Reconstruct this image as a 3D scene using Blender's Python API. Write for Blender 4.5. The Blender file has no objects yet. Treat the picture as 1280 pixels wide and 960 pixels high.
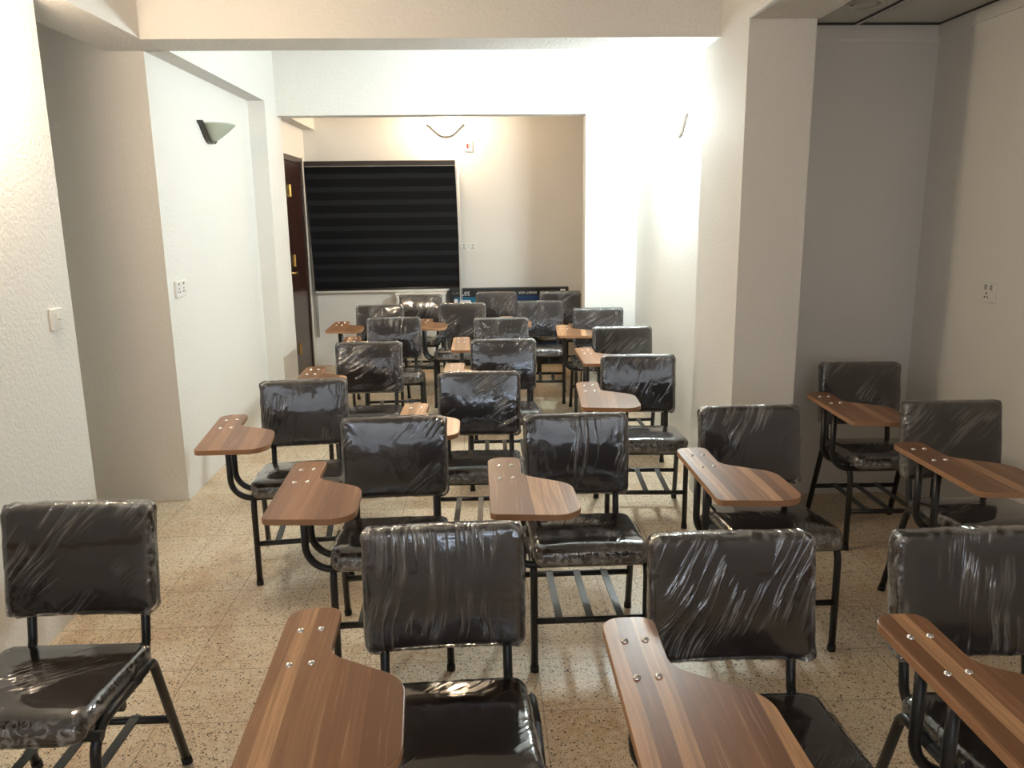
import bpy, bmesh, math, random
from mathutils import Vector, Matrix, noise
random.seed(7)
PI = math.pi
S = bpy.context.scene
COL = S.collection

# ------------------------------------------------------------------ camera, world, exposure
F_PX = 1000.0
YAW, PITCH, ROLL = math.radians(2.21), math.radians(12.19), math.radians(-0.694)
CAM_Z = 1.54
cam = bpy.data.cameras.new('camera'); cam_o = bpy.data.objects.new('camera', cam); COL.objects.link(cam_o)
cam.sensor_width = 36.0; cam.sensor_fit = 'HORIZONTAL'; cam.lens = F_PX / 1280 * 36.0
cam.clip_start = 0.05; cam.clip_end = 60
fwd = Vector((math.sin(YAW) * math.cos(PITCH), math.cos(YAW) * math.cos(PITCH), -math.sin(PITCH)))
rgt = Vector((math.cos(YAW), -math.sin(YAW), 0)); up = rgt.cross(fwd)
r2 = math.cos(ROLL) * rgt + math.sin(ROLL) * up
u2 = -math.sin(ROLL) * rgt + math.cos(ROLL) * up
mw = Matrix.Identity(4)
for i, a in enumerate((r2, u2, -fwd)):
    for j in range(3): mw[j][i] = a[j]
mw[2][3] = CAM_Z
cam_o.matrix_world = mw
S.camera = cam_o
w = bpy.data.worlds.new('World'); S.world = w; w.use_nodes = True
w.node_tree.nodes['Background'].inputs[0].default_value = (0.6, 0.7, 0.9, 1)
w.node_tree.nodes['Background'].inputs[1].default_value = 0.02
S.view_settings.view_transform = 'Standard'; S.view_settings.look = 'None'
S.view_settings.exposure = 0.0; S.view_settings.gamma = 1.0; S.view_settings.use_curve_mapping = False
S.cycles.max_bounces = 10; S.cycles.diffuse_bounces = 6; S.cycles.glossy_bounces = 4
S.cycles.transparent_max_bounces = 24; S.cycles.sample_clamp_indirect = 6.0
S.cycles.use_denoising = True
S.cycles.caustics_reflective = False; S.cycles.caustics_refractive = False

WARM = (1.0, 0.80, 0.58); COOL = (0.86, 0.99, 1.0); WARM_BACK = (1.0, 0.75, 0.49)
P_NEAR, P_MID, P_BACK = 50.0, 185.0, 50.0      # watts of the three lit wall lamps
PANE_LOW, PANE_HIGH = 7.0, 2.5                                 # glow of the unseen window added behind the camera
P_FILL = 7.0  # strength of the added fill lamp on the ceiling

# ------------------------------------------------------------------ helpers
def link(o, parent=None):
    COL.objects.link(o)
    if parent: o.parent = parent
    return o
def mesh_obj(name, verts, faces, mat=None, parent=None, smooth=False, mats=None, fmat=None):
    me = bpy.data.meshes.new(name); me.from_pydata([tuple(v) for v in verts], [], faces); me.update()
    for m in (mats or ([mat] if mat else [])): me.materials.append(m)
    if fmat:
        for p, k in zip(me.polygons, fmat): p.material_index = k
    bm = bmesh.new(); bm.from_mesh(me); bmesh.ops.recalc_face_normals(bm, faces=bm.faces[:]); bm.to_mesh(me); bm.free()
    if smooth:
        for p in me.polygons: p.use_smooth = True
    return link(bpy.data.objects.new(name, me), parent)
class MB:
    def __init__(s): s.v = []; s.f = []; s.k = []
    def add(s, v, f, k=0):
        n = len(s.v); s.v += [tuple(p) for p in v]; s.f += [tuple(i + n for i in q) for q in f]; s.k += [k] * len(f); return s
    def box(s, x0, x1, y0, y1, z0, z1, k=0):
        v = [(x0,y0,z0),(x1,y0,z0),(x1,y1,z0),(x0,y1,z0),(x0,y0,z1),(x1,y0,z1),(x1,y1,z1),(x0,y1,z1)]
        return s.add(v, [(0,3,2,1),(4,5,6,7),(0,1,5,4),(1,2,6,5),(2,3,7,6),(3,0,4,7)], k)
    def build(s, name, mat, parent=None, smooth=False, bevel=0, seg=2):
        o = mesh_obj(name, s.v, s.f, parent=parent, smooth=smooth, mats=mat if isinstance(mat, list) else [mat], fmat=s.k)
        if bevel:
            b = o.modifiers.new('bevel', 'BEVEL'); b.width = bevel; b.segments = seg; b.limit_method = 'ANGLE'
        return o
def box(name, mat, x0, x1, y0, y1, z0, z1, parent=None, bevel=0):
    return MB().box(x0, x1, y0, y1, z0, z1).build(name, mat, parent, bevel=bevel)
def struct(o): o['kind'] = 'structure'; return o
def tag(o, label, cat, group=None):
    o['label'] = label; o['category'] = cat
    if group: o['group'] = group
    return o
def empty(name, loc, rz=0):
    o = bpy.data.objects.new(name, None); o.location = loc; o.rotation_euler = (0, 0, rz); o.empty_display_size = .1
    return link(o)
def fillet(pts, rads, n=7):
    pts = [Vector(p) for p in pts]; out = [pts[0]]
    for i in range(1, len(pts) - 1):
        a = (pts[i-1] - pts[i]).normalized(); b = (pts[i+1] - pts[i]).normalized()
        r = rads[i-1]; ang = a.angle(b); t = r / math.tan(ang / 2)
        c = pts[i] + (a + b).normalized() * (r / math.sin(ang / 2))
        p0 = pts[i] + a * t - c; p1 = pts[i] + b * t - c
        tot = p0.angle(p1); ax = p0.cross(p1).normalized()
        for k in range(n + 1): out.append(c + Matrix.Rotation(tot * k / n, 3, ax) @ p0)
    out.append(pts[-1]); return out
def tube(path, r, n=12, caps=True, flat=None):
    path = [Vector(p) for p in path]; V = []; Fc = []
    t0 = (path[1] - path[0]).normalized()
    ref = Vector((0, 0, 1)) if abs(t0.z) < .9 else Vector((1, 0, 0))
    nrm = (ref - t0 * ref.dot(t0)).normalized()
    for i, p in enumerate(path):
        t = ((path[min(i+1, len(path)-1)] - path[max(i-1, 0)])).normalized()
        nrm = (nrm - t * nrm.dot(t)).normalized(); b = t.cross(nrm)
        for k in range(n):
            a = 2 * PI * k / n; V.append(p + nrm * (math.cos(a) * r) + b * (math.sin(a) * (flat or r)))
    for i in range(len(path) - 1):
        for k in range(n): Fc.append((i*n+k, i*n+(k+1) % n, (i+1)*n+(k+1) % n, (i+1)*n+k))
    if caps:
        Fc.append(tuple(range(n))[::-1]); Fc.append(tuple((len(path)-1)*n + k for k in range(n)))
    return V, Fc
def tube_obj(name, path, r, mat, parent, n=12):
    v, f = tube(path, r, n); o = mesh_obj(name, v, f, mat, parent, True)
    for p in o.data.polygons:
        if len(p.vertices) > 4: p.use_smooth = False
    return o
def outline(w, h, R, nc=8, ns=10):
    R = max(R, .0005); P = []
    cs = [(w/2-R, h/2-R, 0), (-w/2+R, h/2-R, PI/2), (-w/2+R, -h/2+R, PI), (w/2-R, -h/2+R, 1.5*PI)]
    for q in range(4):
        cx, cy, a0 = cs[q]
        for k in range(nc + 1):
            a = a0 + PI/2 * k / nc; P.append((cx + R*math.cos(a), cy + R*math.sin(a)))
        e = P[-1]; nx, ny, na = cs[(q+1) % 4]; s = (nx + R*math.cos(na), ny + R*math.sin(na))
        for k in range(1, ns): P.append((e[0] + (s[0]-e[0])*k/ns, e[1] + (s[1]-e[1])*k/ns))
    return P
def cushion(w, h, t, R, r, bulge, nc=6, ns=8, nf=7, ne=5):
    """(u,v,n,edge) verts of a padded slab: front +n, domed."""
    L = []
    dm = min(w, h) / 2 * .97
    for i in range(nf):
        d = dm + (r - dm) * (i / nf); L.append((d, 1))
    for i in range(ne + 1):
        a = PI/2 * i / ne; L.append((r * (1 - math.sin(a)), ('f', a)))
    for i in range(ne + 1):
        a = PI/2 * i / ne; L.append((r * (1 - math.cos(a)), ('b', a)))
    L.append((dm * .5, -1)); L.append((dm, -1))
    V = []; Fc = []; m = None
    for d, k in L:
        P = outline(w - 2*d, h - 2*d, R - d, nc, ns); m = len(P)
        for (u, v) in P:
            dome = bulge * (1 - (2*u/w)**2) * (1 - (2*v/h)**2)
            if k == 1: n = t/2 + dome; e = 0
            elif k == -1: n = -t/2; e = .2
            elif k[0] == 'f': n = t/2 - r + r*math.cos(k[1]) + dome; e = .3 + .7*math.sin(k[1])
            else: n = -t/2 + r - r*math.sin(k[1]); e = .9
            if k == 1: e = max(0, 1 - (d - r) / .045) * .35
            V.append((u, v, n, e))
    nl = len(L)
    for i in range(nl - 1):
        for j in range(m): Fc.append((i*m+j, (i+1)*m+j, (i+1)*m+(j+1) % m, i*m+(j+1) % m))
    Fc.append(tuple(range(m))); Fc.append(tuple((nl-1)*m + k for k in range(m))[::-1])
    return V, Fc
def prism(pts, z0, z1):
    n = len(pts); v = [(x, y, z0) for x, y in pts] + [(x, y, z1) for x, y in pts]
    f = [tuple(range(n))[::-1], tuple(range(n, 2*n))] + [(i, (i+1) % n, n+(i+1) % n, n+i) for i in range(n)]
    return v, f
def round_poly(pts, rads, n=8):
    out = []; N = len(pts)
    for i in range(N):
        p = Vector(pts[i]).to_3d(); a = (Vector(pts[i-1]).to_3d() - p).normalized(); b = (Vector(pts[(i+1) % N]).to_3d() - p).normalized()
        r = rads[i]
        if r <= 0: out.append(p.to_2d()); continue
        ang = a.angle(b); t = r / math.tan(ang/2); c = p + (a+b).normalized() * (r / math.sin(ang/2))
        p0 = p + a*t - c; p1 = p + b*t - c; tot = p0.angle(p1); ax = p0.cross(p1).normalized()
        for k in range(n+1): out.append((c + Matrix.Rotation(tot*k/n, 3, ax) @ p0).to_2d())
    return [tuple(q) for q in out]

# ------------------------------------------------------------------ materials
class N:
    def __init__(s, name):
        s.m = bpy.data.materials.new(name); s.m.use_nodes = True; s.t = s.m.node_tree; s.t.nodes.clear()
        s.out = s.t.nodes.new('ShaderNodeOutputMaterial')
    def n(s, ty, ins=None, **kw):
        x = s.t.nodes.new('ShaderNode' + ty)
        for k, v in kw.items(): setattr(x, k, v)
        for k, v in (ins or {}).items():
            i = x.inputs[k]
            if hasattr(v, 'is_linked') or hasattr(v, 'links'): s.t.links.new(v, i)
            else: i.default_value = v
        return x
    def math(s, op, a, b=None, c=None):
        ins = {0: a}
        if b is not None: ins[1] = b
        if c is not None: ins[2] = c
        return s.n('Math', ins, operation=op).outputs[0]
    def mix(s, f, a, b):
        x = s.n('MixRGB', {0: f, 1: a, 2: b}); return x.outputs[0]
    def ramp(s, f, stops, interp='LINEAR'):
        x = s.n('ValToRGB', {0: f}); r = x.color_ramp; r.interpolation = interp
        while len(r.elements) < len(stops): r.elements.new(.5)
        for e, (p, c) in zip(r.elements, stops): e.position = p; e.color = (*c, 1) if len(c) == 3 else c
        return x.outputs[0]
    def fin(s, sh): s.t.links.new(sh, s.out.inputs[0]); return s.m
def C4(c): return (*c, 1)
def simple(name, col, rough=.5, metal=0, coat=0, spec=.5):
    a = N(name)
    p = a.n('BsdfPrincipled', {'Base Color': C4(col), 'Roughness': rough, 'Metallic': metal, 'Coat Weight': coat, 'Coat Roughness': .1, 'Specular IOR Level': spec})
    return a.fin(p.outputs[0])
def plaster(name, col, bump=.25, scale=90):
    a = N(name)
    geo = a.n('NewGeometry'); tc = a.n('TexCoord')
    sep = a.n('SeparateXYZ', {0: geo.outputs['Normal']})
    down = a.math('GREATER_THAN', a.math('MULTIPLY', sep.outputs[2], -1), .8)
    n1 = a.n('TexNoise', {'Vector': geo.outputs['Position'], 'Scale': scale, 'Detail': 4, 'Roughness': .6})
    n2 = a.n('TexNoise', {'Vector': geo.outputs['Position'], 'Scale': 2.2, 'Detail': 3})
    h = a.math('ADD', n1.outputs[0], a.math('MULTIPLY', n2.outputs[0], .5))
    st = a.math('ADD', bump, a.math('MULTIPLY', down, 1.2))
    b = a.n('Bump', {'Height': h, 'Strength': st, 'Distance': .012})
    c = a.mix(a.math('MULTIPLY', n2.outputs[0], .5), C4(col), C4(tuple(x*.93 for x in col)))
    p = a.n('BsdfPrincipled', {'Base Color': c, 'Roughness': .75, 'Normal': b.outputs[0], 'Specular IOR Level': .25})
    return a.fin(p.outputs[0])
def terrazzo():
    a = N('terrazzo_tile'); geo = a.n('NewGeometry'); P = geo.outputs['Position']
    sep = a.n('SeparateXYZ', {0: P})
    def cell(v, off):
        s = a.math('DIVIDE', a.math('SUBTRACT', v, off), .30); fr = a.math('FRACT', s); return a.math('FLOOR', s), a.math('MINIMUM', fr, a.math('SUBTRACT', 1, fr))
    ix, dx = cell(sep.outputs[0], -.727 - 3.0); iy, dy = cell(sep.outputs[1], 2.84 - 6.0)
    joint = a.math('LESS_THAN', a.math('MINIMUM', dx, dy), .0065)
    rnd = a.n('TexWhiteNoise', {'Vector': a.n('CombineXYZ', {0: ix, 1: iy}).outputs[0]}, noise_dimensions='2D')
    big = a.n('TexNoise', {'Vector': P, 'Scale': 2.6, 'Detail': 5, 'Roughness': .6})
    med = a.n('TexNoise', {'Vector': P, 'Scale': 38, 'Detail': 3})
    v1 = a.n('TexVoronoi', {'Vector': P, 'Scale': 120}); v2 = a.n('TexVoronoi', {'Vector': P, 'Scale': 210})
    warm = a.ramp(big.outputs[0], [(.38, (.66, .55, .40)), (.52, (.63, .49, .33)), (.66, (.56, .38, .22))])
    c = a.mix(a.math('MULTIPLY', rnd.outputs[0], .35), warm, C4((.70, .61, .47)))
    c = a.mix(a.ramp(med.outputs[0], [(.45, (0,0,0)), (.62, (.5,.5,.5))]), c, C4((.74, .66, .53)))
    sc = a.n('SeparateColor', {0: v1.outputs['Color']})
    chip = a.math('MULTIPLY', a.math('LESS_THAN', v1.outputs['Distance'], a.math('MULTIPLY', sc.outputs[1], .52)), a.math('GREATER_THAN', sc.outputs[0], .45))
    sc2 = a.n('SeparateColor', {0: v2.outputs['Color']})
    chip2 = a.math('MULTIPLY', a.math('LESS_THAN', v2.outputs['Distance'], .42), a.math('GREATER_THAN', sc2.outputs[0], .58))
    cc = a.ramp(sc.outputs[2], [(0, (.045, .032, .022)), (.6, (.10, .06, .035)), (.8, (.28, .13, .05)), (1, (.6, .52, .4))])
    c = a.mix(chip, c, cc); c = a.mix(a.math('MULTIPLY', chip2, .75), c, C4((.13, .09, .06)))
    st = a.n('TexNoise', {'Vector': a.n('Mapping', {0: P, 3: (3.4, 1.3, 1)}).outputs[0], 'Scale': 1.6, 'Detail': 3})
    c = a.mix(a.ramp(st.outputs[0], [(.56, (0,0,0)), (.70, (.38,.38,.38))]), c, C4((.36, .17, .06)))
    c = a.mix(a.math('MULTIPLY', joint, .65), c, C4((.20, .14, .085)))
    ro = a.math('ADD', .28, a.math('MULTIPLY', big.outputs[0], .25))
    b = a.n('Bump', {'Height': a.math('SUBTRACT', 1, joint), 'Strength': .25, 'Distance': .003})
    p = a.n('BsdfPrincipled', {'Base Color': c, 'Roughness': ro, 'Normal': b.outputs[0]})
    return a.fin(p.outputs[0])
def wood(name='walnut_laminate'):
    a = N(name); tc = a.n('TexCoord'); oi = a.n('ObjectInfo')
    sep = a.n('SeparateXYZ', {0: tc.outputs['Object']})
    off = a.math('MULTIPLY', oi.outputs['Random'], 37.0)
    slow = a.n('TexNoise', {'Vector': a.n('CombineXYZ', {0: a.math('MULTIPLY', sep.outputs[0], 3), 1: a.math('MULTIPLY', sep.outputs[1], 1.5), 2: off}).outputs[0], 'Scale': 1.0, 'Detail': 1})
    x = a.math('ADD', sep.outputs[0], a.math('MULTIPLY', slow.outputs[0], .035))
    pl = a.math('FLOOR', a.math('MULTIPLY', a.math('ADD', x, off), 29.0))
    r = a.n('TexWhiteNoise', {'W': pl}, noise_dimensions='1D')
    g = a.n('TexNoise', {'Vector': a.n('CombineXYZ', {0: a.math('MULTIPLY', x, 130), 1: a.math('MULTIPLY', sep.outputs[1], 3.5), 2: off}).outputs[0], 'Scale': 1, 'Detail': 6, 'Roughness': .62, 'Distortion': .5})
    base = a.ramp(r.outputs[0], [(0, (.165, .070, .029)), (.35, (.225, .10, .043)), (.62, (.285, .133, .060)), (.80, (.47, .255, .125))], 'CONSTANT')
    c = a.mix(a.ramp(g.outputs[0], [(.36, (.55,.55,.55)), (.6, (0,0,0))]), base, C4((.15, .07, .035)))
    c = a.mix(a.ramp(g.outputs[0], [(.58, (0,0,0)), (.75, (.4,.4,.4))]), c, C4((.58, .37, .23)))
    p = a.n('BsdfPrincipled', {'Base Color': c, 'Roughness': .33, 'Specular IOR Level': .3})
    return a.fin(p.outputs[0])
def vinyl():
    a = N('dark_brown_vinyl'); tc = a.n('TexCoord')
    n = a.n('TexNoise', {'Vector': tc.outputs['Object'], 'Scale': 260, 'Detail': 2})
    b = a.n('Bump', {'Height': n.outputs[0], 'Strength': .15, 'Distance': .001})
    p = a.n('BsdfPrincipled', {'Base Color': (.027, .017, .0145, 1), 'Roughness': .42, 'Normal': b.outputs[0], 'Specular IOR Level': .3})
    return a.fin(p.outputs[0])
def film(vert):
    """clear packing film: see-through, glossy, creased along slanting folds; crumpled along the borders"""
    a = N('clear_packing_film' + ('_upright' if vert else '')); tc = a.n('TexCoord'); oi = a.n('ObjectInfo')
    rn = a.math('MULTIPLY', oi.outputs['Random'], 53.0)
    at = a.n('Attribute', attribute_name='edge').outputs['Fac']
    sep = a.n('SeparateXYZ', {0: tc.outputs['Object']})
    u = sep.outputs[0]; v = sep.outputs[2 if vert else 1]
    ang = a.math('ADD', -1.15, a.math('MULTIPLY', oi.outputs['Random'], 1.1))
    wob = a.n('TexNoise', {'Vector': a.n('CombineXYZ', {0: u, 1: v, 2: rn}).outputs[0], 'Scale': 4, 'Detail': 1})
    ca = a.math('COSINE', ang); sa = a.math('SINE', ang)
    wb = a.math('MULTIPLY', wob.outputs[0], .09)
    p1 = a.math('ADD', a.math('ADD', a.math('MULTIPLY', u, ca), a.math('MULTIPLY', v, sa)), wb)
    p2 = a.math('SUBTRACT', a.math('MULTIPLY', v, ca), a.math('MULTIPLY', u, sa))
    st = a.n('CombineXYZ', {0: a.math('MULTIPLY', p1, 36), 1: a.math('MULTIPLY', p2, 2.6), 2: rn}).outputs[0]
    f1 = a.n('TexNoise', {'Vector': st, 'Scale': 1, 'Detail': 3, 'Roughness': .5})
    ridge = a.math('POWER', a.math('MAXIMUM', a.math('SUBTRACT', 1, a.math('ABSOLUTE', a.math('MULTIPLY', a.math('SUBTRACT', f1.outputs[0], .5), 7.0))), 0), 4)
    ridge = a.math('MAXIMUM', ridge, 0)
    zone = a.n('TexNoise', {'Vector': a.n('CombineXYZ', {0: u, 1: v, 2: a.math('ADD', rn, 9)}).outputs[0], 'Scale': 7, 'Detail': 1})
    zm = a.ramp(zone.outputs[0], [(.48, (.0,.0,.0)), (.64, (1,1,1))])
    cr = a.n('TexNoise', {'Vector': tc.outputs['Object'], 'Scale': 34, 'Detail': 2, 'Roughness': .5, 'Distortion': 1.6})
    soft = a.n('TexNoise', {'Vector': a.n('CombineXYZ', {0: u, 1: v, 2: rn}).outputs[0], 'Scale': 6, 'Detail': 0})
    h = a.math('ADD', a.math('MULTIPLY', a.math('MULTIPLY', ridge, zm), 1.0 if vert else .35), a.math('MULTIPLY', cr.outputs[0], a.math('ADD', .0, a.math('MULTIPLY', a.math('POWER', at, 1.5), .75))))
    h = a.math('ADD', h, a.math('MULTIPLY', soft.outputs[0], .45 if vert else .25))
    b = a.n('Bump', {'Height': h, 'Strength': .5, 'Distance': .006})
    fr = a.n('Fresnel', {'IOR': 1.5})
    fac = a.math('ADD', a.math('MULTIPLY', fr.outputs[0], 1.25), a.math('ADD', a.math('MULTIPLY', at, .06), a.math('MULTIPLY', a.math('MULTIPLY', ridge, zm), .16 if vert else .06)))
    fac = a.math('MINIMUM', a.math('ADD', fac, .004), 1.0)
    gl = a.n('BsdfGlossy', {'Color': (1,1,1,1), 'Roughness': .09, 'Normal': b.outputs[0]})
    tr = a.n('BsdfTransparent', {'Color': (.97,.97,.97,1)})
    df = a.n('BsdfDiffuse', {'Color': (.75,.74,.74,1), 'Normal': b.outputs[0]})
    hz = a.math('ADD', a.math('MULTIPLY', a.math('MULTIPLY', ridge, zm), .06), a.math('MULTIPLY', a.math('POWER', at, 2), a.math('MULTIPLY', a.ramp(cr.outputs[0], [(.48,(0,0,0)),(.66,(1,1,1))]), .38)))
    m1 = a.n('MixShader', {0: a.math('ADD', hz, .006), 1: tr.outputs[0], 2: df.outputs[0]})
    m2 = a.n('MixShader', {0: fac, 1: m1.outputs[0], 2: gl.outputs[0]})
    return a.fin(m2.outputs[0])
def lit_glass(name, col, strength):
    a = N(name)
    tr = a.n('BsdfTransparent', {'Color': (.95,.93,.9,1)}); d = a.n('BsdfTranslucent', {'Color': (.9,.88,.84,1)})
    e = a.n('Emission', {'Color': C4(col), 'Strength': strength})
    m = a.n('MixShader', {0: .3, 1: tr.outputs[0], 2: d.outputs[0]})
    return a.fin(a.n('AddShader', {0: m.outputs[0], 1: e.outputs[0]}).outputs[0])
def frosted(name, col):
    a = N(name)
    p = a.n('BsdfPrincipled', {'Base Color': C4(col), 'Roughness': .3}); t = a.n('BsdfTranslucent', {'Color': C4(col)})
    return a.fin(a.n('MixShader', {0: .35, 1: p.outputs[0], 2: t.outputs[0]}).outputs[0])
def emit(name, col, st):
    a = N(name); return a.fin(a.n('Emission', {'Color': C4(col), 'Strength': st}).outputs[0])
def zebra():
    a = N('zebra_blind_fabric'); tc = a.n('TexCoord'); sep = a.n('SeparateXYZ', {0: tc.outputs['Object']})
    f = a.math('FRACT', a.math('DIVIDE', a.math('SUBTRACT', sep.outputs[2], .074), .1255))
    k = a.math('LESS_THAN', f, .385)
    wv = a.n('TexNoise', {'Vector': tc.outputs['Object'], 'Scale': 400, 'Detail': 1})
    c = a.mix(k, C4((.0035, .0037, .005)), C4((.0135, .0145, .0175)))
    p = a.n('BsdfPrincipled', {'Base Color': c, 'Roughness': .8, 'Specular IOR Level': .2})
    return a.fin(p.outputs[0])

WALL = (.80, .782, .75)
M_wall = plaster('painted_plaster', WALL, .22)
M_rough = plaster('rough_painted_plaster', WALL, .42, 60)
M_ceil = plaster('white_ceiling_paint', (.84, .83, .80), .1)
M_floor = terrazzo(); M_wood = wood(); M_vinyl = vinyl(); M_filmV = film(True); M_filmH = film(False)
M_black = simple('black_enamelled_steel', (.010, .010, .011), .35)
M_slat = simple('dark_grey_steel_strip', (.035, .04, .04), .35)
M_cap = simple('black_rubber', (.008, .008, .008), .7)
M_edge = simple('brown_edge_banding', (.36, .19, .10), .4)
M_steel = simple('bright_steel', (.75, .72, .70), .22, 1)
M_white = simple('white_plastic', (.78, .77, .74), .35)
M_hole = simple('dark_plastic', (.03, .028, .025), .5)
M_greyp = simple('grey_plastic', (.35, .34, .32), .4)
M_red = simple('red_plastic', (.30, .05, .04), .4)
M_bronze = simple('dark_brushed_metal', (.06, .055, .05), .35, .3)
M_brass = simple('polished_brass', (.75, .52, .20), .3, 1)
M_panel = simple('smoked_ceiling_panel', (.48, .47, .41), .22)
M_alu = simple('aluminium_profile', (.55, .54, .50), .35, 1)
M_dark = simple('dark_shadow_gap', (.02, .02, .02), .6)
M_moldng = simple('painted_moulding', (.80, .78, .74), .5)
M_cart = simple('black_carton', (.012, .011, .012), .45)
M_blue = simple('carton_blue_print', (.010, .045, .14), .4)
M_cyan = simple('carton_teal_print', (.012, .13, .25), .4)
M_print = simple('carton_white_print', (.75, .75, .77), .5)
M_blind = zebra()
M_caset = simple('dark_brown_cassette', (.02, .014, .012), .4)
def doorwood():
    a = N('dark_stained_door_wood'); tc = a.n('TexCoord')
    g = a.n('TexNoise', {'Vector': a.n('Mapping', {0: tc.outputs['Object'], 3: (60, 60, 3)}).outputs[0], 'Scale': 1, 'Detail': 5})
    c = a.ramp(g.outputs[0], [(.35, (.016, .006, .005)), (.65, (.05, .02, .014))])
    return a.fin(a.n('BsdfPrincipled', {'Base Color': c, 'Roughness': .3}).outputs[0])
M_door = doorwood()

# ------------------------------------------------------------------ room shell
XL, XM, XLB = -1.615, -1.507, -1.70      # left wall, left pilaster / beam face, back room left wall
YB0, YB1 = 3.965, 4.245                   # near cross beam
YC0, YC1 = 6.38, 6.53                     # far cross wall with the wide opening
YBK = 8.24; YF = -1.9; ZC = 2.76; ZB = 2.33; XR = 2.28
PX0, PX1, PY0 = 1.155, 1.445, 3.565       # pier
struct(box('floor', M_floor, -3.4, 2.6, YF - .1, YBK + .3, -.12, 0))
# ceilings
struct(box('ceiling', M_ceil, -3.4, PX1, YF - .1, YB0 + .1, ZC, ZC + .1))
struct(box('ceiling', M_ceil, -3.4, 2.6, YB0 + .1, YBK + .3, ZC, ZC + .1))
# left side
struct(box('wall_left', M_rough, XL - .20, XL, YF, 3.232, 0, ZC))
struct(box('wall_left', M_rough, -3.2, -1.628, YB1 + .015, YB1 + .2, 0, ZC))        # far cheek of the side passage
struct(box('wall_left', M_wall, -1.80, -1.628, YB1 + .2, YC1, 0, ZC))
struct(box('wall_left', M_wall, -3.3, -3.2, 3.0, YB1 + .2, 0, ZC))                  # end of the passage
struct(box('wall_left', M_wall, -3.3, XL - .20, 2.95, 3.05, 0, ZC))
struct(box('trim_1', M_rough, -1.812, XM - .02, 3.232, YB1 + .015, ZB, ZC))         # lintel over the passage
struct(box('ceiling', M_ceil, -3.3, -1.812, 3.0, YB1 + .02, ZB + .15, ZB + .25))
struct(box('trim_2', M_wall, -1.628, XM, YB1, 6.06, ZB, ZC))                        # beam along the left wall
struct(box('trim_3', M_wall, -1.628, XM, 6.06, YC1, 0, ZC))                         # pilaster
# near cross beam
struct(box('trim_4', M_rough, XM - .02, PX0, YB0, YB1, ZB - .003, ZC))
# right side of the middle bay
struct(box('wall_right', M_wall, 1.245, 1.42, YB1 - .1, YC1, 0, ZC))
struct(box('trim_5', M_wall, 1.14, 1.245, YB1, YC0, ZB, ZC))
struct(box('trim_6', M_wall, PX0, PX1, PY0, YB1, 0, ZC))                            # pier
# beam running from the pier towards the camera, with its moulding
struct(box('trim_7', M_rough, PX0, PX1 + .01, YF, PY0, 2.318, ZC))
mb = MB()
for (dx, z0, z1) in ((.010, 2.318, 2.334), (.018, 2.334, 2.352), (.008, 2.352, 2.372)):
    mb.box(PX0 - dx, PX0, YF, PY0 - .003, z0, z1)
struct(mb.build('trim_8', M_moldng))
# alcove
YA = 4.11
struct(box('wall_back', M_wall, PX1 - .02, XR + .1, YA, YA + .12, 0, ZC))
struct(box('wall_right', M_wall, XR, XR + .12, YF, YA + .12, 0, ZC))
ZP = 2.408
cl = struct(box('ceiling', M_panel, PX1 + .01, XR, YF, YA, ZP, ZP + .03))
mb = MB(); mb.box(1.842, 1.862, YF, YA - .02, ZP - .006, ZP)
mb.build('panel_divider', M_alu, cl)
mb = MB(); mb.box(1.832, 1.842, YF, YA - .02, ZP - .003, ZP); mb.box(1.862, 1.872, YF, YA - .02, ZP - .003, ZP)
mb.box(PX1 + .02, XR - .02, YA - .045, YA - .012, ZP - .004, ZP); mb.box(XR - .03, XR - .014, YF, YA - .012, ZP - .004, ZP)
mb.build('shadow_gap', M_dark, cl)
mb = MB(); mb.box(PX1, XR, YA - .012, YA, 2.345, ZP); mb.box(XR - .014, XR, YF, YA - .012, 2.345, ZP)
mb.box(PX1, XR, YA - .006, YA, 2.325, 2.345)
struct(mb.build('trim_9', M_moldng))
# round ceiling diffuser
t = empty('ceiling_diffuser', (1.70, 3.69, ZP))
tag(t, 'round metal diffuser ring in the lowered ceiling panel above the alcove', 'air diffuser')
def lathe(prof, n=36):
    V = []; Fc = []
    for r, z in prof:
        for k in range(n): V.append((r*math.cos(2*PI*k/n), r*math.sin(2*PI*k/n), z))
    for i in range(len(prof) - 1):
        for k in range(n): Fc.append((i*n+k, i*n+(k+1) % n, (i+1)*n+(k+1) % n, (i+1)*n+k))
    return V, Fc
v, f = lathe([(.088, 0), (.088, -.006), (.080, -.011), (.070, -.009), (.066, 0)]); mesh_obj('outer_ring', v, f, M_alu, t, True)
v, f = lathe([(.048, 0), (.048, -.008), (.040, -.011), (.034, -.008), (.001, -.007)]); mesh_obj('inner_disc', v, f, M_alu, t, True)
# far cross wall: right cheek, beam
struct(box('wall_back', M_wall, .838, 1.245, YC0, YC1, 0, ZC))
struct(box('trim_10', M_rough, XM, .838, YC0, YC1, 2.262, ZC))
# back room
struct(box('wall_back', M_wall, -2.2, 2.5, YBK, YBK + .15, 0, ZC))
struct(box('wall_right', M_wall, 1.75, 1.9, YC1, YBK, 0, ZC))
struct(box('wall_front', M_wall, 1.245, 1.9, YC1 - .12, YC1, 0, ZC))
DY0, DY1, DZ = 7.18, 8.08, 2.062
struct(box('wall_left', M_wall, XLB - .15, XLB, YC1, DY0, 0, ZC))
struct(box('wall_left', M_wall, XLB - .15, XLB, DY0, DY1, DZ, ZC))
struct(box('wall_left', M_wall, XLB - .15, XLB, DY1, YBK, 0, ZC))
struct(box('trim_11', M_wall, XLB, -1.585, YC1, YBK, 2.338, ZC))
struct(box('wall_left', M_wall, -1.95, XLB - .02, YC1 - .1, YC1, 0, ZC))
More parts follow.
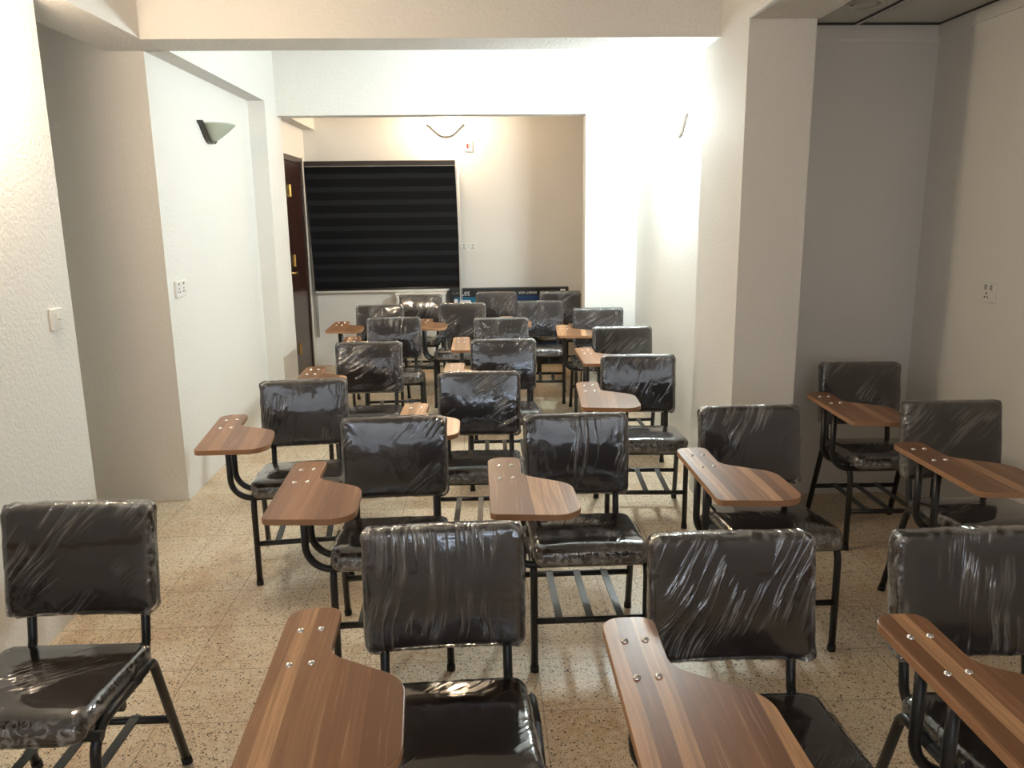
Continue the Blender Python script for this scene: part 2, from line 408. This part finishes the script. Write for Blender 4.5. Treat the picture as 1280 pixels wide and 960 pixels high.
# door
d = struct(box('door_1', M_door, XLB - .045, XLB - .004, DY0 + .05, DY1 - .05, .01, DZ - .055))
mb = MB(); mb.box(XLB - .10, XLB + .008, DY0, DY0 + .05, 0, DZ); mb.box(XLB - .10, XLB + .008, DY1 - .05, DY1, 0, DZ); mb.box(XLB - .10, XLB + .008, DY0 + .05, DY1 - .05, DZ - .055, DZ)
mb.build('door_frame', M_door, d, bevel=.004)
mb = MB()
for z0, z1 in ((.2, .85), (1.0, 1.86)):
    mb.box(XLB - .006, XLB + .004, DY0 + .16, DY1 - .16, z0, z1)
mb.build('door_panel', M_door, d, bevel=.012)
for z in (1.745, 1.12, .3):
    mb = MB(); mb.box(XLB - .004, XLB + .010, 7.46, 7.53, z - .05, z + .05)
    v, f = tube([(XLB + .012, 7.495, z - .055), (XLB + .012, 7.495, z + .055)], .007, 8); mb.add(v, f)
    mb.build('hinge', M_brass, d)
v, f = tube([(XLB - .004, 7.27, 1.02), (XLB + .05, 7.27, 1.02)], .01, 10); mb = MB().add(v, f)
v, f = tube([(XLB + .05, 7.26, 1.02), (XLB + .05, 7.37, 1.02)], .009, 10); mb.add(v, f)
mb.build('handle', M_brass, d, True)
struct(box('trim_12', M_moldng, XLB, XLB + .012, DY1 + .005, DY1 + .04, 0, DZ + .01))
# far window behind the blind, sill
wn = struct(box('window_1', M_white, -1.64, -.25, YBK - .012, YBK, .80, 1.99))
box('sill', M_white, -1.66, -.19, YBK - .07, YBK, .752, .785, wn, .006)
# room end behind the camera
WX0, WX1, WZ0, WZ1 = -1.15, 1.45, 1.06, 2.25
struct(box('wall_front', M_wall, -1.8, WX0, YF - .12, YF, 0, ZC))
struct(box('wall_front', M_wall, WX1, XR + .1, YF - .12, YF, 0, ZC))
struct(box('wall_front', M_wall, WX0, WX1, YF - .12, YF, 0, WZ0))
struct(box('wall_front', M_wall, WX0, WX1, YF - .12, YF, WZ1, ZC))
mb = MB(); zt = 1.42
mb.box(WX0, WX0 + .05, YF - .08, YF - .03, WZ0, WZ1); mb.box(WX1 - .05, WX1, YF - .08, YF - .03, WZ0, WZ1)
mb.box(WX0 + .05, WX1 - .05, YF - .08, YF - .03, WZ0, WZ0 + .05); mb.box(WX0 + .05, WX1 - .05, YF - .08, YF - .03, WZ1 - .05, WZ1)
mb.box(WX0 + .05, WX1 - .05, YF - .08, YF - .03, zt - .02, zt + .02)
for xm in (WX0 + (WX1 - WX0) / 3, WX0 + (WX1 - WX0) * 2 / 3): mb.box(xm - .02, xm + .02, YF - .079, YF - .031, WZ0 + .05, WZ1 - .05)
wn2 = struct(mb.build('added_window', M_white))  # unseen window, added and sized for cool reflections on the chair backs
xa, xb = WX0 + (WX1 - WX0) / 3, WX0 + (WX1 - WX0) * 2 / 3
box('pane', emit('added_glare_pane', (.70, .83, 1.0), PANE_LOW), xa, xb, YF - .09, YF - .082, WZ0, zt, wn2)  # brighter pane added to throw glare on the middle backrests
for x0_, x1_ in ((WX0, xa), (xb, WX1)): box('pane', emit('added_side_pane', (.84, .90, 1.0), PANE_HIGH), x0_, x1_, YF - .09, YF - .082, WZ0, zt, wn2)
box('pane', emit('added_upper_pane', (.90, .94, 1.0), PANE_HIGH), WX0, WX1, YF - .09, YF - .082, zt, WZ1, wn2)


cf = empty('added_fill_lamp', (.70, -1.25, ZC)); tag(cf, 'unseen square fill lamp added on the near room ceiling behind the camera', 'ceiling lamp')
box('fill_lamp_housing', M_white, -.32, .32, -.32, .32, -.05, 0, cf)  # lamp added out of view to lift the ambient light
box('diffuser', emit('fill_lamp_diffuser', (1.0, .93, .82), P_FILL), -.30, .30, -.30, .30, -.056, -.05, cf)
# ------------------------------------------------------------------ wall lamps
def sconce(loc, rz, label, glass, light=None, metal=None):
    t = empty('wall_sconce', loc, rz); tag(t, label, 'wall lamp', 'half bowl wall sconces')
    n, L = 28, 12; V = []; Fc = []
    for i in range(L + 1):
        s = i / L; z = -.045 + .095 * s
        hw = .03 + .10 * s ** .8; dp = .03 + .125 * s ** .8
        for k in range(n + 1):
            a = PI * k / n; V.append((math.cos(a) * hw, -.012 - math.sin(a) ** .9 * dp, z))
    for i in range(L):
        for k in range(n):
            q = i*(n+1)+k; Fc.append((q, q+1, q+n+2, q+n+1))
    Fc.append(tuple(range(n+1))[::-1])
    g = mesh_obj('glass_shade', V, Fc, glass, t, True)
    so = g.modifiers.new('s', 'SOLIDIFY'); so.thickness = .004; so.offset = 1
    for sx in (-1, 1):
        P = [(.183, .056), (.165, .052), (.14, .030), (.11, .002), (.075, -.028), (.045, -.046), (.0, -.054)]
        V = []; Fc = []
        for (x, z) in P:
            for (dy, dz) in ((0, 0), (-.034, 0), (-.034, -.012), (0, -.012)): V.append((sx*x, dy, z + dz))
        for i in range(len(P) - 1):
            for k in range(4): Fc.append((i*4+k, i*4+(k+1) % 4, i*4+4+(k+1) % 4, i*4+4+k))
        Fc += [(0, 1, 2, 3), tuple(len(V)-4+k for k in (3, 2, 1, 0))]
        mesh_obj('metal_bracket', V, Fc, metal or M_bronze, t, True)
    box('back_plate', M_white, -.05, .05, -.012, 0, -.04, .035, t, .004)
    v, f = lathe([(.001, .0), (.016, .004), (.022, .02), (.014, .045), (.001, .055)], 14)
    v = [(x, y - .06, z - .02) for x, y, z in v]
    col, P = (light or (None, 0))
    mesh_obj('bulb', v, f, emit('lit_bulb', col, 40) if light else M_white, t, True)
    if light:
        l = bpy.data.lights.new('lamp_light', 'POINT'); l.energy = P; l.color = col; l.shadow_soft_size = .12
        lo = bpy.data.objects.new('lamp_light', l); link(lo, t); lo.location = (0, -.10, .055)
    return t
G_warm = lit_glass('lit_warm_glass', WARM, 12.0); G_cool = lit_glass('lit_cool_glass', COOL, 12.0); G_off = frosted('frosted_glass', (.62, .66, .58))
sconce((XL, 2.70, 2.05), PI/2, 'lit warm wall lamp high on the near left wall, its glow at the left edge', G_warm, (WARM, P_NEAR))
sconce((-1.628, 5.13, 2.025), PI/2, 'unlit wall lamp with greyish glass and metal bracket on the white left wall', G_off)
sconce((1.245, 5.06, 2.04), -PI/2, 'lit cold white wall lamp on the right wall behind the pier', G_cool, (COOL, P_MID), M_white)
sconce((-.303, YBK, 2.325), 0, 'lit warm wall lamp over the black striped blind on the back wall', lit_glass('lit_amber_glass', WARM_BACK, 12.0), (WARM_BACK, P_BACK))

# ------------------------------------------------------------------ sockets and switches
def plate(name, loc, rz, w, h, label, cat, deco):
    t = empty(name, loc, rz); tag(t, label, cat)
    box('cover_plate', M_white, -w/2, w/2, -.012, 0, -h/2, h/2, t, .003)
    for (pn, m, x0, x1, z0, z1, d) in deco: box(pn, m, x0, x1, -.012 - d, -.011, z0, z1, t)
    return t
def holes(x, z, s=.008): return [('pin_hole', M_hole, x-.014, x-.014+s, z-.004, z+.004, .0006), ('pin_hole', M_hole, x+.006, x+.006+s, z-.004, z+.004, .0006), ('pin_hole', M_hole, x-.004, x+.004, z+.012, z+.022, .0006)]
plate('light_switch', (XL, 3.09, 1.16), PI/2, .078, .082, 'single white light switch on the rough near left wall', 'switch', [('rocker', M_white, -.015, .015, -.022, .022, .005), ('rocker_pivot', M_greyp, -.012, .012, -.003, .0, .006)])
plate('wall_socket', (-1.628, 4.42, 1.15), PI/2, .150, .088, 'double white socket on the white left wall beside the beige passage wall', 'socket', holes(-.035, -.015) + holes(.035, -.015) + [('rocker', M_greyp, -.042, -.028, .022, .034, .003), ('rocker', M_greyp, .028, .042, .022, .034, .003)])
plate('wall_socket', (XR, 3.49, 1.16), -PI/2, .088, .088, 'single socket with switch on the dim right wall beside the alcove', 'socket', holes(-.012, -.022) + [('rocker', M_greyp, -.026, -.012, .012, .034, .003), ('rocker', M_greyp, .012, .026, .012, .034, .003)])
plate('wall_socket', (-.108, YBK, 1.184), 0, .168, .085, 'wide double socket on the back wall by the right edge of the blind', 'socket', holes(-.045, -.012) + holes(.045, -.012) + [('rocker', M_greyp, -.052, -.038, .024, .034, .003), ('rocker', M_greyp, .038, .052, .024, .034, .003)])
plate('isolator_switch', (-.088, YBK, 2.172), 0, .080, .100, 'small white switch with dark red rocker high on the back wall beside the lit lamp', 'switch', [('rocker', M_red, -.016, .004, -.02, .026, .005), ('indicator', M_greyp, .014, .024, -.012, .02, .002)])

# ------------------------------------------------------------------ blind, carton, board in the back room
bl = empty('roller_blind', (-.94, YBK - .075, .79)); tag(bl, 'black and dark grey striped zebra roller blind covering the back window', 'blind')
def skew(x, z): return x + (.016 - .034 * z / 1.245 if True else 0)
nx, nz = 12, 44; V = []; Fc = []
for i in range(nz + 1):
    z = 1.20 * i / nz
    for k in range(nx + 1):
        x = -.735 + 1.47 * k / nx; V.append((skew(x, z), .004 * math.sin(x * 7), z + .005 * (x / .735)))
for i in range(nz):
    for k in range(nx):
        q = i*(nx+1)+k; Fc.append((q, q+1, q+nx+2, q+nx+1))
fb = mesh_obj('striped_fabric', V, Fc, M_blind, bl); fb.modifiers.new('s', 'SOLIDIFY').thickness = .003
mb = MB(); mb.box(-.755, .722, -.035, .06, 1.195, 1.248); c_ = mb.build('cassette', M_caset, bl, bevel=.008)
box('cassette_strip', M_greyp, -.755, .722, -.038, -.034, 1.193, 1.199, c_)
v, f = tube([(-.72, .002, -.006), (.755, .002, .003)], .012, 10); mesh_obj('bottom_bar', v, f, M_caset, bl, True)
tube_obj('pull_cord', [(.752, -.03, 1.18), (.758, -.06, .4), (.757, -.135, -.16), (.750, -.137, -.19), (.744, -.135, -.16), (.742, -.06, .4), (.742, -.03, 1.18)], .0035, M_white, bl, 6)
mb = MB()
v, f = tube([(-1.668, YBK - .05, .30), (-1.672, YBK - .05, 1.98)], .008, 8); mb.add(v, f)
v, f = tube([(-1.652, YBK - .05, .30), (-1.655, YBK - .05, 1.98)], .006, 8); mb.add(v, f)
pc = mb.build('cable', M_greyp, None, True); tag(pc, 'thin grey cable running down the corner between door and blind', 'cable')

cb = empty('white_board_panel', (-.60, YBK - .13, 0)); tag(cb, 'low white cupboard under the window sill beside the television carton', 'cupboard')
box('carcass', M_white, -.235, .255, -.10, .12, .02, .735, cb, .004)
box('top_board', M_white, -.245, .265, -.115, .125, .735, .752, cb, .003)
box('door', M_white, -.225, .245, -.115, -.10, .05, .72, cb, .003)
box('handle', M_steel, .19, .20, -.13, -.115, .40, .52, cb)
cb.name = 'low_cupboard'

tv = empty('television_carton', (.295, 8.06, 0)); tag(tv, 'long black and blue television carton standing upside down against the back wall', 'carton')
box('carton_body', M_cart, -.60, .60, 0, .085, 0, .787, tv, .006)
mb = MB(); mb.box(-.555, -.30, -.0015, .0, .10, .700); mb.build('blue_print', M_cyan, tv)
mb = MB(); mb.box(-.29, .555, -.0015, .0, .10, .708); mb.build('blue_print', M_blue, tv)
mb = MB(); mb.box(-.50, -.39, -.003, -.0015, .60, .67); mb.box(-.555, -.52, -.003, -.0015, .56, .68); mb.build('white_print', M_print, tv)
mb = MB(); mb.box(.515, .565, -.003, -.0015, .722, .768); mb.build('label_square', M_print, tv)
mb = MB(); mb.box(.535, .545, -.004, -.003, .735, .755); mb.build('label_mark', M_cart, tv)
def text(name, s, size, loc, mat, parent, ext=.0006, flip=True):
    cu = bpy.data.curves.new('t', 'FONT'); cu.body = s; cu.size = size; cu.extrude = ext; cu.align_x = 'CENTER'; cu.align_y = 'CENTER'
    to = bpy.data.objects.new('t', cu); COL.objects.link(to)
    me = bpy.data.meshes.new_from_object(to.evaluated_get(bpy.context.evaluated_depsgraph_get()))
    bpy.data.objects.remove(to)
    me.name = name; me.materials.clear(); me.materials.append(mat)
    o = bpy.data.objects.new(name, me); link(o, parent); o.location = loc
    o.rotation_euler = (PI/2, PI if flip else 0, 0)
    return o
text('printed_size', '50"', .058, (-.435, -.002, .738), M_print, tv)
text('printed_words', 'SMART HDR', .034, (.185, -.002, .738), M_print, tv)
text('printed_line', 'ULTRA HD //', .026, (.40, -.002, .742), M_greyp, tv)
text('printed_line', 'LED TV', .022, (-.535, -.002, .742), M_greyp, tv)

# ------------------------------------------------------------------ tablet-arm chairs
# local axes: +x to the right of the picture, -y towards the camera (where the chair faces), origin on the floor
RT = .0125
TILT = math.radians(9)
def back_map(u, v, n):            # v up the backrest, n to the front (-y)
    y = .232 + (v) * math.sin(TILT) - n * math.cos(TILT) - .012 * (u / .19) ** 2
    z = .643 + v * math.cos(TILT) + n * math.sin(TILT)
    return (u, y, z)
def seat_map(u, v, n):            # v to the front
    y = -.035 - v; z = .418 + n + .018 * v / .19
    if v > .14: z -= (v - .14) ** 2 * 4.5
    return (u, y, z)
def make_cushion(name, w, h, t, R, r, bulge, mp, mat):
    V, Fc = cushion(w, h, t, R, r, bulge, 6, 8, 6, 5)
    return mesh_obj(name, [mp(u, v, n) for u, v, n, e in V], Fc, mat, None, True)
def make_wrap(name, w, h, t, R, r, bulge, mp, mat, seed):
    V, Fc = cushion(w, h, t, R, r, bulge, 9, 26, 16, 6)
    vs = []; es = []
    for u, v, n, e in V:
        q = Vector((u * 28 + seed * 7, v * 28, n * 28)); a = noise.noise(q); b = noise.noise(q * 2.3 + Vector((5, 9, 1)))
        cu = max(0, abs(u) / (w/2) - .80) / .20; cv = max(0, abs(v) / (h/2) - .78) / .22; cor = min(1, cu * cv * 1.6)
        amp = .0004 + e * .0022 + cor * .0070
        dx = math.copysign(amp * (.5 + a), u) * (abs(u) / (w/2)) ** 3; dv = math.copysign(amp * (.5 + b), v) * (abs(v) / (h/2)) ** 3
        dn = amp * .7 * (a + b) * (1 if n > 0 else .4)
        vs.append(mp(u + dx, v + dv, n + max(dn, -.001))); es.append(min(1, e + cor * .5))
    o = mesh_obj(name, vs, Fc, mat, None, True)
    at = o.data.attributes.new('edge', 'FLOAT', 'POINT')
    for i, e in enumerate(es): at.data[i].value = e
    return o.data, o
def part(name, verts_faces, mat, parent, smooth=True):
    return mesh_obj(name, verts_faces[0], verts_faces[1], mat, parent, smooth)

back_wraps = []; seat_wraps = []
for sd in range(4):
    a, o = make_wrap('plastic_wrap', (.391), .304, .061, .032, .018, .010, back_map, M_filmV, sd); back_wraps.append(a); bpy.data.objects.remove(o)
    a, o = make_wrap('plastic_wrap', .385, .398, .064, .046, .022, .010, seat_map, M_filmH, sd + 10); seat_wraps.append(a); bpy.data.objects.remove(o)

ZL = .400
def make_chair():
    t = empty('tablet_arm_chair', (0, 0, 0))
    b = make_cushion('backrest', .379, .292, .052, .028, .016, .009, back_map, M_vinyl); b.parent = t
    link(bpy.data.objects.new('plastic_wrap', back_wraps[0]), b)
    s = make_cushion('seat', .375, .388, .056, .042, .020, .009, seat_map, M_vinyl); s.parent = t
    link(bpy.data.objects.new('plastic_wrap', seat_wraps[0]), s)
    for sx in (-1, 1):
        xf, xr, xt = .190 * sx, .212 * sx, .200 * sx
        P = fillet([(xf, -.190, .012), (xf, -.185, ZL), (xt, .0, ZL)], [.07])
        l = tube_obj('leg', P, RT, M_black, t)
        part('foot_cap', tube([(xf, -.1902, 0), (xf, -.1898, .022)], .0145, 12), M_cap, l)
        P = fillet([(xt, .0, ZL), (xt + .001*sx, .118, ZL), (xr, .236, .012)], [.035])
        l = tube_obj('leg', P, RT, M_black, t)
        part('foot_cap', tube([(xr, .2395, 0), (xr - .001*sx, .233, .022)], .0145, 12), M_cap, l)
        P = fillet([(.152*sx, .0, .378), (.152*sx, .200, .378), (.152*sx, .245, .64)], [.05])
        tube_obj('back_post', P, RT * .95, M_black, t)
    tube_obj('seat_crossbar', [(-.198, .055, .383), (.198, .055, .383)], RT * .9, M_black, t)
    tube_obj('basket_bar', [(-.190, -.188, .185), (.190, -.188, .185)], .011, M_black, t)
    tube_obj('basket_bar', [(-.205, .187, .176), (.205, .187, .176)], .011, M_black, t)
    for x in (-.105, .0, .105):
        mb = MB().box(x - .0125, x + .0125, -.198, .197, -.003, .003)
        for i, p in enumerate(mb.v): mb.v[i] = (p[0], p[1], p[2] + .190 - (p[1] + .198) * .018)
        mb.build('basket_slat', M_slat, t)
    for y in (-.060, -.172):
        P = fillet([(-.277, y, .670), (-.277, y, .384), (.205, y, .384)], [.085], 9)
        tube_obj('tablet_arm', P, RT, M_black, t)
    pts = [(-.335, .052), (-.222, .054), (-.226, -.140), (-.072, -.240), (-.066, -.515), (-.336, -.488)]
    O = round_poly(pts, [.045, .032, .060, .085, .075, .024])
    v, f = prism(O, .671, .690)
    n = len(O)
    tb = mesh_obj('tablet', v, f, parent=t, mats=[M_wood, M_edge], fmat=[0, 0] + [1] * n)
    bv = tb.modifiers.new('bevel', 'BEVEL'); bv.width = .0018; bv.segments = 2; bv.limit_method = 'ANGLE'; bv.angle_limit = math.radians(60)
    for (x, y) in ((-.298, -.044), (-.256, -.041), (-.298, -.174), (-.256, -.171)):
        v, f = lathe([(.0078, .690), (.0072, .6920), (.0045, .6942), (.0005, .695)], 14)
        o = part('screw', ([(a_ + x, b_ + y, c_) for a_, b_, c_ in v], f), M_steel, tb)
    return t
proto = make_chair()
def dup(src, first=False):
    r = src.copy(); COL.objects.link(r)
    for ch in src.children:
        c = ch.copy(); COL.objects.link(c); c.parent = r
        for g in ch.children:
            q = g.copy(); COL.objects.link(q); q.parent = c
    return r
# back-top centre x, y, rotation (degrees, counter-clockwise from above), label
CH = [
 (-1.080, 2.072, -0.5, 'chair standing alone at the left edge, beside the rough left wall'),
 (-.103, 1.846, 2.5, 'front row chair in the middle, its wooden tablet nearest the camera'),
 (.578, 1.749, -0.5, 'front row chair right of centre, tablet cut by the bottom edge'),
 (1.150, 1.731, 0.3, 'front row chair cut off by the right edge of the picture'),
 (-.331, 2.924, 2.1, 'second row chair left of centre, behind middle front chair'),
 (.348, 2.907, 0.4, 'centre second row chair with open basket slats seen under its seat'),
 (1.030, 2.972, 0.3, 'second row chair standing in front of the white pier'),
 (1.835, 2.985, 0.4, 'second row chair at the right edge, in front of the alcove chair'),
 (1.859, 3.804, -2.0, 'chair inside the dim alcove, against the wall right of the pier'),
 (-.819, 3.646, 6.5, 'third row chair by the left wall, bright glare on its back'),
 (-.013, 3.752, -1.0, 'third row chair in the middle with bluish white glare across its backrest'),
 (.824, 4.128, -4.0, 'third row chair by the right wall, just beyond the pier'),
 (-.664, 4.718, 2.3, 'fourth row chair on the left, in front of the dark wooden door'),
 (.131, 4.732, -0.5, 'fourth row chair in the middle, right behind the glaring middle chair'),
 (.924, 5.174, -0.5, 'fourth row chair by the right wall, second beyond the pier'),
 (-.633, 5.842, 4.0, 'fifth row chair on the left, directly behind the fourth row left chair'),
 (.146, 5.717, 0.0, 'fifth row chair in the middle, close behind the fourth row middle chair'),
 (.920, 6.213, -4.0, 'fifth row chair at the foot of the far right corner wall'),
 (-.829, 6.65, 1.0, 'sixth row chair on the left, its tablet pointing at the door'),
 (-.148, 6.70, -4.0, 'sixth row chair in the middle with tablet on a curved black arm'),
 (.507, 6.78, -4.0, 'sixth row chair on the right, in front of the brown backed chair'),
 (-.549, 7.45, -4.0, 'last row chair in front of the low white cupboard'),
 (.157, 7.60, -4.5, 'last row chair in front of the middle of the television carton'),
 (.760, 7.58, -4.5, 'last row chair with plain brown back beside the carton end'),
]
for i, (bx, by, rot, lab) in enumerate(CH):
    o = proto if i == 0 else dup(proto)
    a = math.radians(rot); dy = .250
    o.location = (bx + math.sin(a) * dy, by - math.cos(a) * dy, 0); o.rotation_euler = (0, 0, a)
    tag(o, 'plastic-wrapped dark brown ' + lab, 'chair', 'tablet arm chairs in rows')
    for ch in o.children:
        k = ch.name.split('.')[0]
        if k in ('backrest', 'seat'):
            for g in ch.children: g.data = (back_wraps if k == 'backrest' else seat_wraps)[(i * 3 + (k == 'seat')) % 4]
